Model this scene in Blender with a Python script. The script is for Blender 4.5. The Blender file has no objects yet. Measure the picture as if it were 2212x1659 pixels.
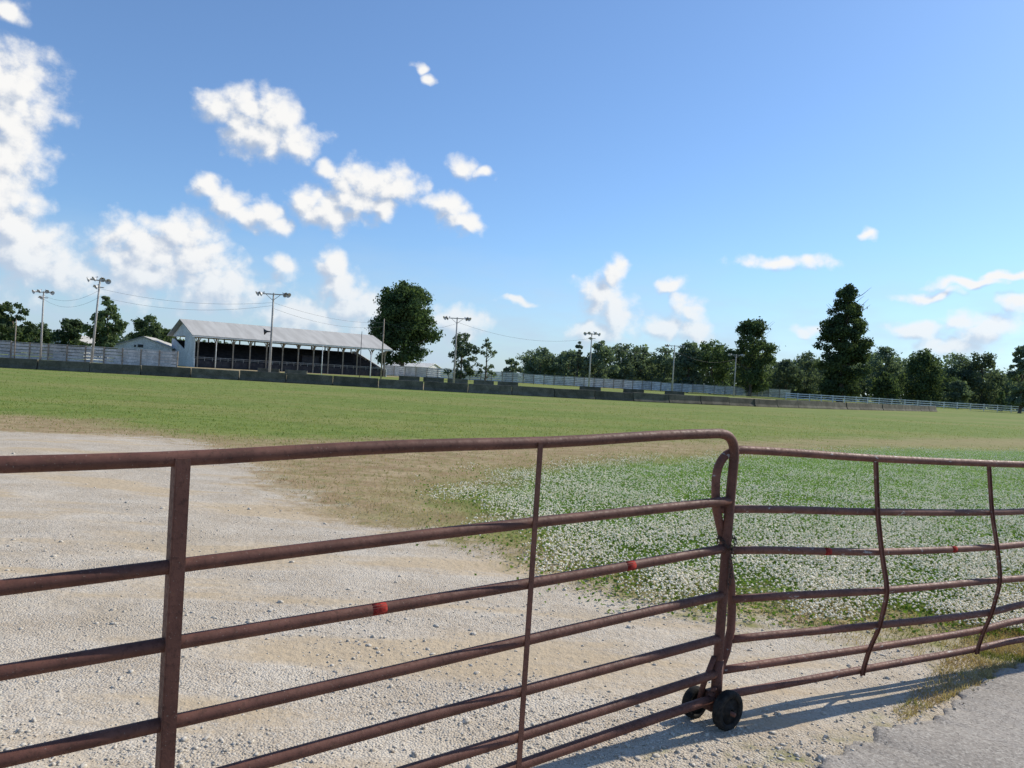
import bpy, math, random
import numpy as np
from bisect import bisect
from mathutils import Vector, Matrix
rng=np.random.default_rng(7); random.seed(7)
scene=bpy.context.scene
COL=scene.collection
rad=math.radians

# ---------------------------------------------------------------- node helpers
class NT:
    def __init__(s,tree): s.t=tree
    def n(s,typ,**kw):
        nd=s.t.nodes.new(typ)
        for k,v in kw.items(): setattr(nd,k,v)
        return nd
    def put(s,sock,v):
        if isinstance(v,bpy.types.NodeSocket): s.t.links.new(v,sock)
        else: sock.default_value=v
    def m(s,op,a,b=0.0,c=None,clamp=False):
        nd=s.n('ShaderNodeMath',operation=op,use_clamp=clamp)
        s.put(nd.inputs[0],a); s.put(nd.inputs[1],b)
        if c is not None: s.put(nd.inputs[2],c)
        return nd.outputs[0]
    def v(s,op,a,b=(0,0,0)):
        nd=s.n('ShaderNodeVectorMath',operation=op)
        s.put(nd.inputs[0],a)
        if op not in('LENGTH','NORMALIZE'): s.put(nd.inputs[1],b)
        return nd.outputs['Value'] if op in('LENGTH','DOT_PRODUCT','DISTANCE') else nd.outputs[0]
    def noise(s,vec,scale,detail=4,rough=.55,dist=0):
        nd=s.n('ShaderNodeTexNoise'); s.put(nd.inputs['Vector'],vec)
        nd.inputs['Scale'].default_value=scale; nd.inputs['Detail'].default_value=detail
        nd.inputs['Roughness'].default_value=rough; nd.inputs['Distortion'].default_value=dist
        return nd.outputs[0]
    def noisec(s,vec,scale,detail=4,rough=.55):
        nd=s.n('ShaderNodeTexNoise'); s.put(nd.inputs['Vector'],vec)
        nd.inputs['Scale'].default_value=scale; nd.inputs['Detail'].default_value=detail
        nd.inputs['Roughness'].default_value=rough
        return nd.outputs[1]
    def vor(s,vec,scale,out='Distance',feature='F1'):
        nd=s.n('ShaderNodeTexVoronoi',feature=feature); s.put(nd.inputs['Vector'],vec); nd.inputs['Scale'].default_value=scale
        return nd.outputs[out]
    def ss(s,x,a,b,o0=0.0,o1=1.0):
        nd=s.n('ShaderNodeMapRange',interpolation_type='SMOOTHSTEP')
        s.put(nd.inputs[0],x); nd.inputs[1].default_value=a; nd.inputs[2].default_value=b
        nd.inputs[3].default_value=o0; nd.inputs[4].default_value=o1
        return nd.outputs[0]
    def mix(s,f,a,b,mode='MIX'):
        nd=s.n('ShaderNodeMix',data_type='RGBA',blend_type=mode)
        s.put(nd.inputs[0],f)
        s.put(nd.inputs[6],a if isinstance(a,bpy.types.NodeSocket) else (*a,1)); s.put(nd.inputs[7],b if isinstance(b,bpy.types.NodeSocket) else (*b,1))
        return nd.outputs[2]
    def bump(s,h,strength,dist):
        nd=s.n('ShaderNodeBump'); s.put(nd.inputs['Height'],h); nd.inputs['Strength'].default_value=strength; nd.inputs['Distance'].default_value=dist
        return nd.outputs[0]
    def attr(s,name):
        return s.n('ShaderNodeAttribute',attribute_name=name).outputs['Fac']
    def mixsh(s,f,a,b):
        nd=s.n('ShaderNodeMixShader'); s.put(nd.inputs[0],f); s.t.links.new(a,nd.inputs[1]); s.t.links.new(b,nd.inputs[2]); return nd.outputs[0]
def newmat(name):
    m=bpy.data.materials.new(name); m.use_nodes=True; m.node_tree.nodes.clear()
    return m,NT(m.node_tree)
def finish(N,color,rough=.8,normal=None,metal=0.0,spec=.3):
    p=N.n('ShaderNodeBsdfPrincipled'); o=N.n('ShaderNodeOutputMaterial')
    N.put(p.inputs['Base Color'],color if isinstance(color,bpy.types.NodeSocket) else (*color,1))
    N.put(p.inputs['Roughness'],rough); p.inputs['Metallic'].default_value=metal
    p.inputs['Specular IOR Level'].default_value=spec
    if normal is not None: N.put(p.inputs['Normal'],normal)
    N.t.links.new(p.outputs[0],o.inputs[0])
def coords(N): return N.n('ShaderNodeTexCoord').outputs['Object']
def objrand(N): return N.n('ShaderNodeObjectInfo').outputs['Random']
def wpos(N): return N.n('ShaderNodeNewGeometry').outputs['Position']
def mottled(name,c1,c2,scale=3,rough=.8,bump=.3,bdist=.01,metal=0,spec=.3,fine=30,rnd=.0):
    m,N=newmat(name); P=wpos(N)
    f=N.ss(N.noise(P,scale,4,.6),.32,.68)
    c=N.mix(f,c1,c2)
    g=N.ss(N.noise(P,fine,2,.6),.3,.7,.78,1.15)
    if rnd>0: g=N.m('MULTIPLY',g,N.m('MULTIPLY_ADD',objrand(N),rnd,1-rnd/2))
    c=N.v('SCALE',c); N.put(c.node.inputs['Scale'],g)
    finish(N,c,rough,N.bump(N.noise(P,fine,2,.6),bump,bdist),metal,spec)
    return m

# ---------------------------------------------------------------- mesh helpers
def mesh(name,verts,faces,mat=None,smooth=False):
    me=bpy.data.meshes.new(name)
    verts=np.asarray(verts,dtype=np.float32).reshape(-1,3)
    if isinstance(faces,np.ndarray):
        k=faces.shape[1]; nf=len(faces)
        me.vertices.add(len(verts)); me.vertices.foreach_set('co',verts.ravel())
        me.loops.add(nf*k); me.loops.foreach_set('vertex_index',faces.astype(np.int32).ravel())
        me.polygons.add(nf); me.polygons.foreach_set('loop_start',np.arange(nf,dtype=np.int32)*k)
        me.polygons.foreach_set('loop_total',np.full(nf,k,dtype=np.int32))
        me.update(calc_edges=True)
    else:
        me.from_pydata([tuple(map(float,v)) for v in verts],[],faces); me.update()
    if mat: me.materials.append(mat)
    if smooth: me.polygons.foreach_set('use_smooth',[True]*len(me.polygons))
    return me
def obj(name,me,parent=None,loc=(0,0,0),rot=(0,0,0),label=None,category=None,group=None,kind=None,inv=None):
    o=bpy.data.objects.new(name,me); COL.objects.link(o)
    o.location=loc; o.rotation_euler=rot
    if parent is not None:
        o.parent=parent
        if inv is not None: o.matrix_parent_inverse=inv
    if label: o['label']=label
    if category: o['category']=category
    if group: o['group']=group
    if kind: o['kind']=kind
    return o
class MB:
    def __init__(s): s.v=[]; s.f=[]
    def add(s,v,f):
        k=len(s.v); s.v+=[tuple(map(float,p)) for p in v]; s.f+=[tuple(i+k for i in q) for q in f]
    def box(s,c,d,M=None):
        x,y,z=d[0]/2,d[1]/2,d[2]/2
        v=[Vector((sx*x,sy*y,sz*z)) for sz in(-1,1) for sy in(-1,1) for sx in(-1,1)]
        if M is not None: v=[M@p for p in v]
        v=[p+Vector(c) for p in v]
        s.add(v,[(0,2,3,1),(4,5,7,6),(0,1,5,4),(2,6,7,3),(0,4,6,2),(1,3,7,5)])
    def tube(s,pts,r,n=10,cap=True):
        pts=[Vector(p) for p in pts]; rs=r if isinstance(r,(list,tuple)) else [r]*len(pts)
        T=[]
        for i in range(len(pts)):
            a=pts[max(i-1,0)]; b=pts[min(i+1,len(pts)-1)]; T.append((b-a).normalized())
        up=Vector((0,0,1)) if abs(T[0].z)<.9 else Vector((1,0,0))
        u=T[0].cross(up).normalized(); V=[]
        for i,p in enumerate(pts):
            u=(u-T[i]*u.dot(T[i])).normalized(); w=T[i].cross(u)
            for k in range(n):
                a=2*math.pi*k/n; V.append(p+(u*math.cos(a)+w*math.sin(a))*rs[i])
        F=[]
        for i in range(len(pts)-1):
            for k in range(n):
                a=i*n+k;b=i*n+(k+1)%n; F.append((a,b,b+n,a+n))
        if cap:
            F.append(tuple(range(n-1,-1,-1))); F.append(tuple(range((len(pts)-1)*n,len(pts)*n)))
        s.add(V,F)
    def mesh(s,name,mat,smooth=False): return mesh(name,s.v,s.f,mat,smooth)
def arc3(p0,pc,p1,n=7):
    p0,pc,p1=Vector(p0),Vector(pc),Vector(p1)
    return [p0*(1-t)**2+pc*2*t*(1-t)+p1*t*t for t in [i/n for i in range(n+1)]]

# ---------------------------------------------------------------- camera, sun, world
cam=bpy.data.cameras.new('camera'); cam.lens=27.0; cam.sensor_width=36; cam.clip_start=.05; cam.clip_end=9000
co=bpy.data.objects.new('camera',cam); COL.objects.link(co)
co.matrix_world=Matrix.Translation((0,0,1.6))@Matrix.Rotation(rad(89.4),4,'X')@Matrix.Rotation(rad(3.3),4,'Z')
scene.camera=co
SUN_AZ=rad(58.2); SUN_EL=rad(38)
S=Vector((math.sin(SUN_AZ)*math.cos(SUN_EL),math.cos(SUN_AZ)*math.cos(SUN_EL),math.sin(SUN_EL)))
sl=bpy.data.lights.new('sun','SUN'); sl.energy=4.9; sl.angle=rad(.55); sl.color=(1,.93,.80)
so=bpy.data.objects.new('sun',sl); COL.objects.link(so); so.rotation_euler=(-S).to_track_quat('-Z','Y').to_euler(); so.location=(20,10,30)
scene.view_settings.view_transform='Standard'; scene.view_settings.look='None'; scene.view_settings.exposure=0

CL="""-592,268,43,54;-601,297,24,26;-593,209,36,44;-606,172,36,34;-589,130,36,44;-564,98,50,43;-537,86,38,30;-602,361,23,12;-600,240,38,34;-600,150,36,36;
-376,302,26,20;-347,310,27,23;-314,299,32,27;-292,276,31,22;-332,276,40,23;-352,290,24,18;-143,388,10,6;-130,375,11,7;
-390,206,16,19;-362,193,32,19;-329,180,32,16;-305,171,19,11;-249,244,18,15;-202,234,40,25;-167,230,35,24;-275,198,22,19;-248,192,34,19;-215,208,36,20;-228,226,24,16;-180,205,22,12;
-98,213,28,15;-76,199,24,15;-80,265,16,12;-56,259,16,7;-480,138,24,19;
-411,149,40,22;-444,120,54,27;-394,118,41,27;-458,94,63,32;-377,86,57,28;-298,119,19,12;-239,128,19,20;-226,100,28,26;-205,78,40,23;-272,55,50,20;-163,63,58,23;-74,63,35,24;122,140,18,22;109,109,26,29;129,80,26,29;106,61,35,17;197,125,17,10;218,99,20,14;194,77,26,17;228,73,22,20;329,156,50,9;421,191,10,5;488,121,28,6;529,133,35,6;563,139,25,5;483,81,30,9;526,92,22,10;549,82,26,15;578,108,14,12;518,63,36,13;363,76,15,7;0,96,22,5"""
clouds=[tuple(float(q)/1000 for q in c.split(',')) for c in CL.replace('\n','').split(';')]
W=bpy.data.worlds.new('World'); scene.world=W; W.use_nodes=True; W.node_tree.nodes.clear(); N=NT(W.node_tree)
sky=N.n('ShaderNodeTexSky',sky_type='NISHITA'); sky.sun_disc=False; sky.sun_elevation=SUN_EL; sky.sun_rotation=SUN_AZ
sky.air_density=1.0; sky.dust_density=.5; sky.ozone_density=2.5; sky.altitude=100
dirv=N.n('ShaderNodeTexCoord').outputs['Generated']
sp=N.n('ShaderNodeSeparateXYZ'); N.put(sp.inputs[0],dirv); x,y,z=sp.outputs
h=N.m('SQRT',N.m('ADD',N.m('MULTIPLY',x,x),N.m('MULTIPLY',y,y)))
az=N.m('ARCTAN2',x,y); tt=N.m('DIVIDE',z,N.m('MAXIMUM',h,.02))
cb=N.n('ShaderNodeCombineXYZ'); N.put(cb.inputs[0],az); N.put(cb.inputs[1],tt); Pc=cb.outputs[0]
haze=N.ss(tt,-.01,.22,1,0)
hz=N.noise(N.v('MULTIPLY',Pc,(8,26,1)),1,3,.62)
hazeamt=N.m('MAXIMUM',N.m('MULTIPLY',haze,N.ss(hz,.3,.75,.42,.90)),.07)
b1=N.n('ShaderNodeBackground'); N.put(b1.inputs[0],N.mix(1.0,sky.outputs[0],(.75,.98,1.22),'MULTIPLY')); b1.inputs[1].default_value=.126
b3=N.n('ShaderNodeBackground'); b3.inputs[0].default_value=(.56,.70,.87,1); b3.inputs[1].default_value=.94
base_sky=N.mixsh(hazeamt,b1.outputs[0],b3.outputs[0])
def cloud_branch(lst):
    def field(P_):
        w1=N.v('MULTIPLY',N.v('SUBTRACT',N.noisec(P_,24,2,.5),(.5,.5,.5)),(.040,.036,0)); Pw=N.v('ADD',P_,w1); f=None
        for (cx,cy,rx,ry) in lst:
            a,b=1/(rx*1.24),1/(ry*1.24)
            l=N.v('DISTANCE',N.v('MULTIPLY',Pw,(a,b,0)),(cx*a,cy*b,0))
            f=l if f is None else N.m('MINIMUM',f,l)
        return N.m('MAXIMUM',N.m('SUBTRACT',1.0,f),-1.0)
    def puffs(p,det): return N.m('ADD',N.m('MULTIPLY',N.m('SUBTRACT',N.noise(p,36,det,.62),.5),1.5),N.m('MULTIPLY',N.m('SUBTRACT',.42,N.vor(p,70,feature='SMOOTH_F1')),.55))
    Po=N.v('ADD',Pc,(.011,.015,0))
    fa=field(Pc); D1=N.m('ADD',fa,puffs(Pc,7)); D2=N.m('ADD',field(Po),puffs(Po,4))
    mask=N.ss(D1,-.20,.66)
    lit=N.ss(N.m('SUBTRACT',D1,D2),-.52,.36)
    ccol=N.mix(lit,(.47,.555,.70),(1.0,.99,.97))
    ccol=N.mix(N.m('MULTIPLY',haze,.40),ccol,(.76,.84,.95))
    mask=N.m('MULTIPLY',mask,N.ss(tt,0,.14,.58,.98))
    b2=N.n('ShaderNodeBackground'); N.put(b2.inputs[0],ccol); b2.inputs[1].default_value=.97
    return N.mixsh(mask,base_sky,b2.outputs[0])
def between(v_,a,b): return N.m('MULTIPLY',N.m('GREATER_THAN',v_,a),N.m('LESS_THAN',v_,b))
vert=between(tt,-.02,.44)
rl=N.m('MULTIPLY',between(az,-.75,.046),vert); rr=N.m('MULTIPLY',between(az,.046,.72),vert)
s1=N.mixsh(rl,base_sky,cloud_branch([c for c in clouds if c[0]<.046]))
s2=N.mixsh(rr,s1,cloud_branch([c for c in clouds if c[0]>=.046]))
wo=N.n('ShaderNodeOutputWorld'); N.t.links.new(s2,wo.inputs[0])

# ---------------------------------------------------------------- ground regions (metres)
GRAVEL=[(-60,13.5),(-9.7,14.4),(-6.4,14.9),(-4.8,13.1),(-3.1,10.1),(-1.85,8.3),(-.6,7.3),(.28,6.4),(1.15,5.68),(1.95,5.2),(2.7,4.9),(3.3,4.75),(3.0,4.3),(0,1.9),(-2,.3),(-60,-40)]
DRY=[(-60,18),(-12,18.1),(-9.9,18.0),(-6.4,15.9),(-4.8,16.1),(-2.1,17.6),(1.2,19.4),(5.6,22.8),(14.7,30.4),(30,41),(60,61.5),(60,54.5),(18,27.8),(11.4,24.2),(5.1,18.4),(2.5,15.9),(.1,12.9),(-.7,9.7),(0,8.0),(.85,6.6),(1.5,5.95),(2.4,5.5),(3.6,5.55),(8,9.3),(20,18.5),(20,17.0),(4,4.7),(0,1.6),(-60,-45)]
CLOVER=[(-.7,9.7),(.0,12.9),(2.3,15.7),(5.0,18.0),(11.4,23.9),(18,27),(40,40),(40,30),(8,9.4),(3.6,5.6),(2.4,5.6),(1.5,6.1),(.85,6.7),(-.05,8.0)]
TRACK=[(-200,62),(-39,61),(-24,64),(-6,66),(5,68),(17,73),(31,83),(60,111),(60,125),(45,150),(30,112),(12,100),(-10,96),(-30,100),(-40,120),(-20,165),(60,190),(60,198),(-40,176),(-60,110),(-200,110)]
ROAD_M=.785
def roadY(x): return 3.29+ROAD_M*(x-1.43)
def sdf(poly,X,Y):
    P=np.array(poly,float); n=len(P); d=np.full(X.shape,1e9); ins=np.zeros(X.shape,bool)
    for i in range(n):
        a=P[i]; b=P[(i+1)%n]; e=b-a
        t=np.clip(((X-a[0])*e[0]+(Y-a[1])*e[1])/(e@e),0,1)
        d=np.minimum(d,np.hypot(X-a[0]-t*e[0],Y-a[1]-t*e[1]))
        c=((a[1]>Y)!=(b[1]>Y))
        with np.errstate(divide='ignore',invalid='ignore'):
            xi=a[0]+(Y-a[1])/(b[1]-a[1]+1e-12)*e[0]
        ins^=c&(X<xi)
    return np.where(ins,d,-d)
def ground_material(name):
    m,N=newmat(name); P=wpos(N)
    sx=N.n('ShaderNodeSeparateXYZ'); N.put(sx.inputs[0],P)
    n1=N.m('SUBTRACT',N.noise(P,.55,4,.6),.5); n2=N.m('SUBTRACT',N.noise(P,4,4,.65),.5)
    n3=N.noise(P,38,3,.65); n4=N.noise(N.v('MULTIPLY',P,(.6,1.6,1)),.10,4,.65); n5=N.noise(N.v('MULTIPLY',P,(1,1.6,1)),1.3,4,.7)
    trk=N.noise(N.v('ADD',N.v('MULTIPLY',P,(.35,1.5,1)),(7.3,0,0)),1.0,4,.55)
    sg=N.m('ADD',N.attr('sdg'),N.m('ADD',N.m('MULTIPLY',n1,2.2),N.m('MULTIPLY',n2,2.4)))
    sd=N.m('ADD',N.attr('sdd'),N.m('ADD',N.m('MULTIPLY',n1,4.0),N.m('MULTIPLY',n2,4.5)))
    st=N.m('ADD',N.attr('sdt'),N.m('MULTIPLY',n1,5.0))
    gm=N.ss(sg,-.45,.45); dm=N.m('MULTIPLY',N.ss(sd,-1.2,1.3),N.ss(sx.outputs[0],2,14,1,.62)); tm=N.ss(st,-2,2,0,.85)
    grass=N.mix(N.ss(n5,.30,.68),(.118,.176,.036),(.205,.248,.062))
    grass=N.mix(N.ss(n4,.42,.62,0,.60),grass,(.275,.250,.095))
    grass=N.mix(N.ss(n1,.02,.20,0,.40),grass,(.095,.150,.028))
    mow=N.m('SINE',N.m('ADD',N.m('MULTIPLY',sx.outputs[1],1.9),N.m('ADD',N.m('MULTIPLY',sx.outputs[0],-.35),N.m('MULTIPLY',n1,3.0))))
    grass=N.mix(N.ss(mow,-.6,.9,0,.20),grass,(.24,.27,.085))
    grass=N.mix(N.ss(n3,.35,.7,0,.35),grass,(.085,.125,.026))
    cl=N.ss(N.m('ADD',N.attr('sdc'),N.m('MULTIPLY',n1,2.0)),-.6,.9)
    grass=N.mix(cl,grass,N.mix(N.ss(n5,.35,.65),(.085,.165,.026),(.140,.230,.042)))
    dry=N.mix(N.ss(n5,.3,.7),(.29,.200,.110),(.43,.335,.205))
    dry=N.mix(N.ss(N.m('ADD',n2,.5),.46,.62,0,.65),dry,(.205,.200,.070))
    dry=N.mix(N.ss(n3,.35,.65,0,.4),dry,(.19,.14,.08))
    vn=N.n('ShaderNodeTexVoronoi',feature='F1'); N.put(vn.inputs['Vector'],P); vn.inputs['Scale'].default_value=90
    vdist=vn.outputs['Distance']; vsep=N.n('ShaderNodeSeparateColor'); N.put(vsep.inputs[0],vn.outputs['Color'])
    gr=N.mix(N.ss(n5,.28,.75),(.44,.365,.275),(.57,.505,.415))
    gr=N.mix(N.ss(vsep.outputs[0],.6,1,0,.45),gr,(.64,.60,.53))
    gr=N.mix(N.ss(vsep.outputs[1],.72,1,0,.55),gr,(.29,.235,.175))
    gr=N.mix(N.ss(trk,.50,.62,0,.75),gr,(.47,.365,.235))
    gr=N.mix(N.ss(N.m('ADD',n1,.5),.54,.68,0,.6),gr,(.41,.335,.24))
    c=N.mix(dm,grass,dry); c=N.mix(tm,c,N.mix(N.ss(n5,.3,.7),(.25,.19,.115),(.38,.30,.20))); c=N.mix(gm,c,gr)
    hh=N.m('ADD',N.m('MULTIPLY',N.m('SUBTRACT',1,vdist),N.m('MULTIPLY',N.m('MULTIPLY',gm,N.ss(trk,.44,.60,1,.15)),.8)),N.m('MULTIPLY',N.noise(P,14,4,.65),1.9))
    finish(N,c,.95,N.bump(hh,.6,.016),0,.1)
    return m
M_ground=ground_material('ground_surface')
def fillattrs(me,X,Y):
    for nm,po in(('sdg',GRAVEL),('sdd',DRY),('sdt',TRACK),('sdc',CLOVER)):
        a=me.attributes.new(nm,'FLOAT','POINT'); a.data.foreach_set('value',sdf(po,X,Y).astype(np.float32))
def axis(a,b,step,lo,hi,gr=1.13):
    core=list(np.arange(a,b+1e-6,step)); L=[];s=step;p=a
    while p>lo: s*=gr; p-=s; L.append(p)
    R=[];s=step;p=core[-1]
    while p<hi: s*=gr; p+=s; R.append(p)
    return np.array(L[::-1]+core+R)
xs=axis(-16,24,.22,-4000,4000); ys=axis(0,30,.22,-300,6000)
GX,GY=np.meshgrid(xs,ys)
def relief(X,Y):
    return .012*np.sin(X*1.7+Y*.6)*np.sin(Y*1.3-X*.4)+.006*np.sin(X*4.1+1)*np.sin(Y*3.7)
def grid_faces(nx,ny):
    i=np.arange(nx-1)[None,:]+np.arange(ny-1)[:,None]*nx
    return np.stack([i,i+1,i+1+nx,i+nx],-1).reshape(-1,4)
def gzv(X,Y): return relief(X,Y)*np.clip(1-np.hypot(X,Y-8)/60,0,1)
def gz(x,y): return float(gzv(np.float64(x),np.float64(y)))
me=mesh('ground',np.stack([GX,GY,gzv(GX,GY)],-1).reshape(-1,3),grid_faces(len(xs),len(ys)),M_ground,True)
fillattrs(me,GX.ravel(),GY.ravel()); obj('ground',me,kind='structure')
dx=np.arange(-16,4.2,.1); dy=np.arange(.2,16.2,.1); DX,DY=np.meshgrid(dx,dy)
fc=grid_faces(len(dx),len(dy)); cxy=np.stack([DX.ravel(),DY.ravel()],-1)[fc].mean(1)
keep=sdf(GRAVEL,cxy[:,0],cxy[:,1])>-.15
me=mesh('driveway',np.stack([DX,DY,gzv(DX,DY)+.004],-1).reshape(-1,3),fc[keep],M_ground,True)
fillattrs(me,DX.ravel(),DY.ravel()); obj('driveway',me,kind='structure')
# road
m,N=newmat('old_asphalt'); P=wpos(N)
n=N.noise(P,1.2,5,.65); v=N.vor(P,100,'Color'); vs=N.n('ShaderNodeSeparateColor'); N.put(vs.inputs[0],v)
c=N.mix(N.ss(n,.3,.7),(.300,.268,.232),(.39,.352,.31)); c=N.mix(N.ss(vs.outputs[0],.5,1,0,.65),c,(.52,.48,.42)); c=N.mix(N.ss(vs.outputs[1],.6,1,0,.6),c,(.15,.135,.12))
cr=N.ss(N.vor(N.v('ADD',P,N.v('SCALE',N.noisec(P,3,3))),1.1,feature='DISTANCE_TO_EDGE'),.0,.008,.25,0)
c=N.mix(cr,c,(.13,.115,.10))
finish(N,c,.95,N.bump(N.m('ADD',N.noise(P,90,3,.7),N.noise(P,7,3,.5)),.65,.009),0,.08); M_road=m
du=np.arange(-12,40,.02); k=1/math.hypot(1,ROAD_M)
def sm(w): return np.convolve(rng.normal(0,1,len(du)+400),np.ones(w)/w,'same')[:len(du)]
jag=sm(3)*.022+sm(15)*.10+sm(91)*.30; dr=np.clip(sm(9)*3,-1,1)
prof=[(0,-.012),(.012,.010),(.04,.020),(.09,.018),(.15,.027),(.6,.030),(1.5,.032),(6,.034)]
V=[]
for q,(off,zz) in enumerate(prof):
    j=jag*(1,1,.95,.8,.6,.2,0,0)[q]; o=off+j
    X=du+o*ROAD_M*k; Y=roadY(du)-o*k
    V.append(np.stack([X,Y,gzv(X,Y)+zz+(dr*.006 if q in(1,2,3) else 0)],-1))
obj('road',mesh('road',np.concatenate(V),np.ascontiguousarray(grid_faces(len(du),len(prof))[:,::-1]),M_road,True),kind='structure')

# ---------------------------------------------------------------- scatter stuff
def scatter_solid(name,base_v,base_f,pos,size,mat,squash=None,jitter=.25):
    n=len(pos); base=np.array(base_v,float); k=len(base)
    a=rng.uniform(0,2*np.pi,n); ca,sa=np.cos(a),np.sin(a)
    sc=size[:,None,None]*(1+rng.normal(0,jitter,(n,1,3)).clip(-.5,.6))
    V=base[None]*sc*(1+rng.normal(0,.12,(n,k,1)))
    if squash is not None: V[...,2]*=squash
    x=V[...,0]*ca[:,None]-V[...,1]*sa[:,None]; y=V[...,0]*sa[:,None]+V[...,1]*ca[:,None]
    V=np.stack([x,y,V[...,2]],-1)+pos[:,None,:]
    F=(np.array(base_f)[None]+np.arange(n)[:,None,None]*k).reshape(-1,len(base_f[0]))
    return mesh(name,V.reshape(-1,3),F,mat)
t=(1+5**.5)/2
ICO=np.array([(-1,t,0),(1,t,0),(-1,-t,0),(1,-t,0),(0,-1,t),(0,1,t),(0,-1,-t),(0,1,-t),(t,0,-1),(t,0,1),(-t,0,-1),(-t,0,1)])/1.9
ICOF=[(0,11,5),(0,5,1),(0,1,7),(0,7,10),(0,10,11),(1,5,9),(5,11,4),(11,10,2),(10,7,6),(7,1,8),(3,9,4),(3,4,2),(3,2,6),(3,6,8),(3,8,9),(4,9,5),(2,4,11),(6,2,10),(8,6,7),(9,8,1)]
OCT=[(1,0,0),(-1,0,0),(0,1,0),(0,-1,0),(0,0,1),(0,0,-.6)]
OCTF=[(0,2,4),(2,1,4),(1,3,4),(3,0,4),(2,0,5),(1,2,5),(3,1,5),(0,3,5)]
def twosided(N,c,trans,warm):
    d=N.n('ShaderNodeBsdfDiffuse'); N.put(d.inputs[0],c); tr=N.n('ShaderNodeBsdfTranslucent'); N.put(tr.inputs[0],N.mix(1,c,warm,'MULTIPLY'))
    o=N.n('ShaderNodeOutputMaterial'); N.t.links.new(N.mixsh(trans,d.outputs[0],tr.outputs[0]),o.inputs[0])
def tinted(name,c1,c2,c3=None,rough=.9,scale=60,trans=0.0,warm=(1.25,1.3,.6)):
    m,N=newmat(name); P=wpos(N)
    f=N.n('ShaderNodeSeparateColor'); N.put(f.inputs[0],N.noisec(P,scale,1))
    c=N.mix(N.ss(f.outputs[0],.35,.65),c1,c2)
    if c3: c=N.mix(N.ss(f.outputs[1],.52,.62),c,c3)
    if trans>0: twosided(N,c,trans,warm)
    else: finish(N,c,rough,None,0,.1)
    return m
def ysample(n,y0,y1,p=2.0):
    u=rng.random(n); e=1-p
    return (y0**e+u*(y1**e-y0**e))**(1/e)
Y=ysample(75000,2.2,15.5,2.1); X=rng.uniform(-.78,.8,len(Y))*Y; s_=sdf(GRAVEL,X,Y)
ok=(s_>-rng.exponential(.25,len(X)))&(Y>roadY(X)-rng.exponential(.035,len(X))); X,Y=X[ok],Y[ok]
cl=np.sin(X*1.3+np.sin(Y*1.9))*np.sin(Y*2.3+np.sin(X*1.3)*.8)+.5*np.sin(X*.9-Y*1.1)
ok=rng.random(len(X))<(.12+.46*(cl>.15)+.3*(np.abs(Y-roadY(X))<.25)); X,Y=X[ok],Y[ok]
sz=np.exp(rng.normal(np.log(.0040),.58,len(X))).clip(.0018,.024)
M_st=tinted('limestone_gravel',(.47,.41,.325),(.62,.575,.50),(.32,.27,.21),.9,80)
onroad=(Y<roadY(X))
obj('gravel',scatter_solid('gravel',ICO,ICOF,np.stack([X,Y,gzv(X,Y)+.004+sz*.08+onroad*.016],-1),sz,M_st,.6),kind='stuff')
# clover
Y=ysample(165000,5.3,36,1.7); X=rng.uniform(-.12,.8,len(Y))*Y; s_=sdf(CLOVER,X,Y)+.4*np.sin(X*2.1+Y)*np.sin(Y*1.3)+.25*np.sin(X*5.3-Y*2)
cl=np.sin(X*1.9+np.sin(Y*1.1)*1.5)*np.sin(Y*1.7+np.sin(X*.9)*2)+.6*np.sin(X*5.1+Y)*np.sin(Y*4.3)
ok=(s_>-.5)&(rng.random(len(X))<np.clip(.66+.34*cl,.10,1)*np.clip((s_+.5)/1.1,.01,1)**1.1)
X,Y=X[ok],Y[ok]; sz=rng.uniform(.0075,.0130,len(X))*(1+np.clip(Y-10,0,30)*.010); zz=rng.uniform(.04,.08,len(X))
M_fl=tinted('clover_blossom',(.92,.84,.64),(.95,.91,.78),(.74,.62,.42),.95,70)
obj('clover_flowers',scatter_solid('clover_flowers',OCT,OCTF,np.stack([X,Y,gzv(X,Y)+zz],-1),sz,M_fl,.85,.12),kind='stuff')
def quads(pos,size,mat,name,asp=.6,tint=None,nrm=None):
    n=len(pos)
    nn_=rng.normal(0,1,(n,3)) if nrm is None else nrm+rng.normal(0,.55,(n,3))
    nn_/=np.linalg.norm(nn_,axis=1)[:,None]
    a=np.cross(nn_,rng.normal(0,1,(n,3))); a/=np.linalg.norm(a,axis=1)[:,None]; b=np.cross(nn_,a)
    sz=np.broadcast_to(np.asarray(size,float),(n,))[:,None]
    V=np.stack([pos-a*sz,pos-b*sz*asp,pos+a*sz,pos+b*sz*asp],1).reshape(-1,3)
    me=mesh(name,V,np.arange(n*4).reshape(-1,4),mat)
    if tint is not None:
        at=me.attributes.new('tint','FLOAT','POINT'); at.data.foreach_set('value',np.repeat(tint,4).astype(np.float32))
    return me
M_cl=tinted('clover_leaf',(.090,.175,.028),(.145,.240,.044),(.21,.255,.07),.8,40,.35)
Y=ysample(85000,5.2,24,1.9); X=rng.uniform(-.12,.8,len(Y))*Y; s_=sdf(CLOVER,X,Y)+.4*np.sin(X*2.1+Y)*np.sin(Y*1.3); ok=s_>rng.normal(.15,.5,len(X)); X,Y=X[ok],Y[ok]
obj('clover_leaves',quads(np.stack([X,Y,gzv(X,Y)+rng.uniform(.004,.045,len(X))],-1),rng.uniform(.010,.019,len(X)),M_cl,'clover_leaves',.8,None,np.tile([0,0,.9],(len(X),1))),kind='stuff')
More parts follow.
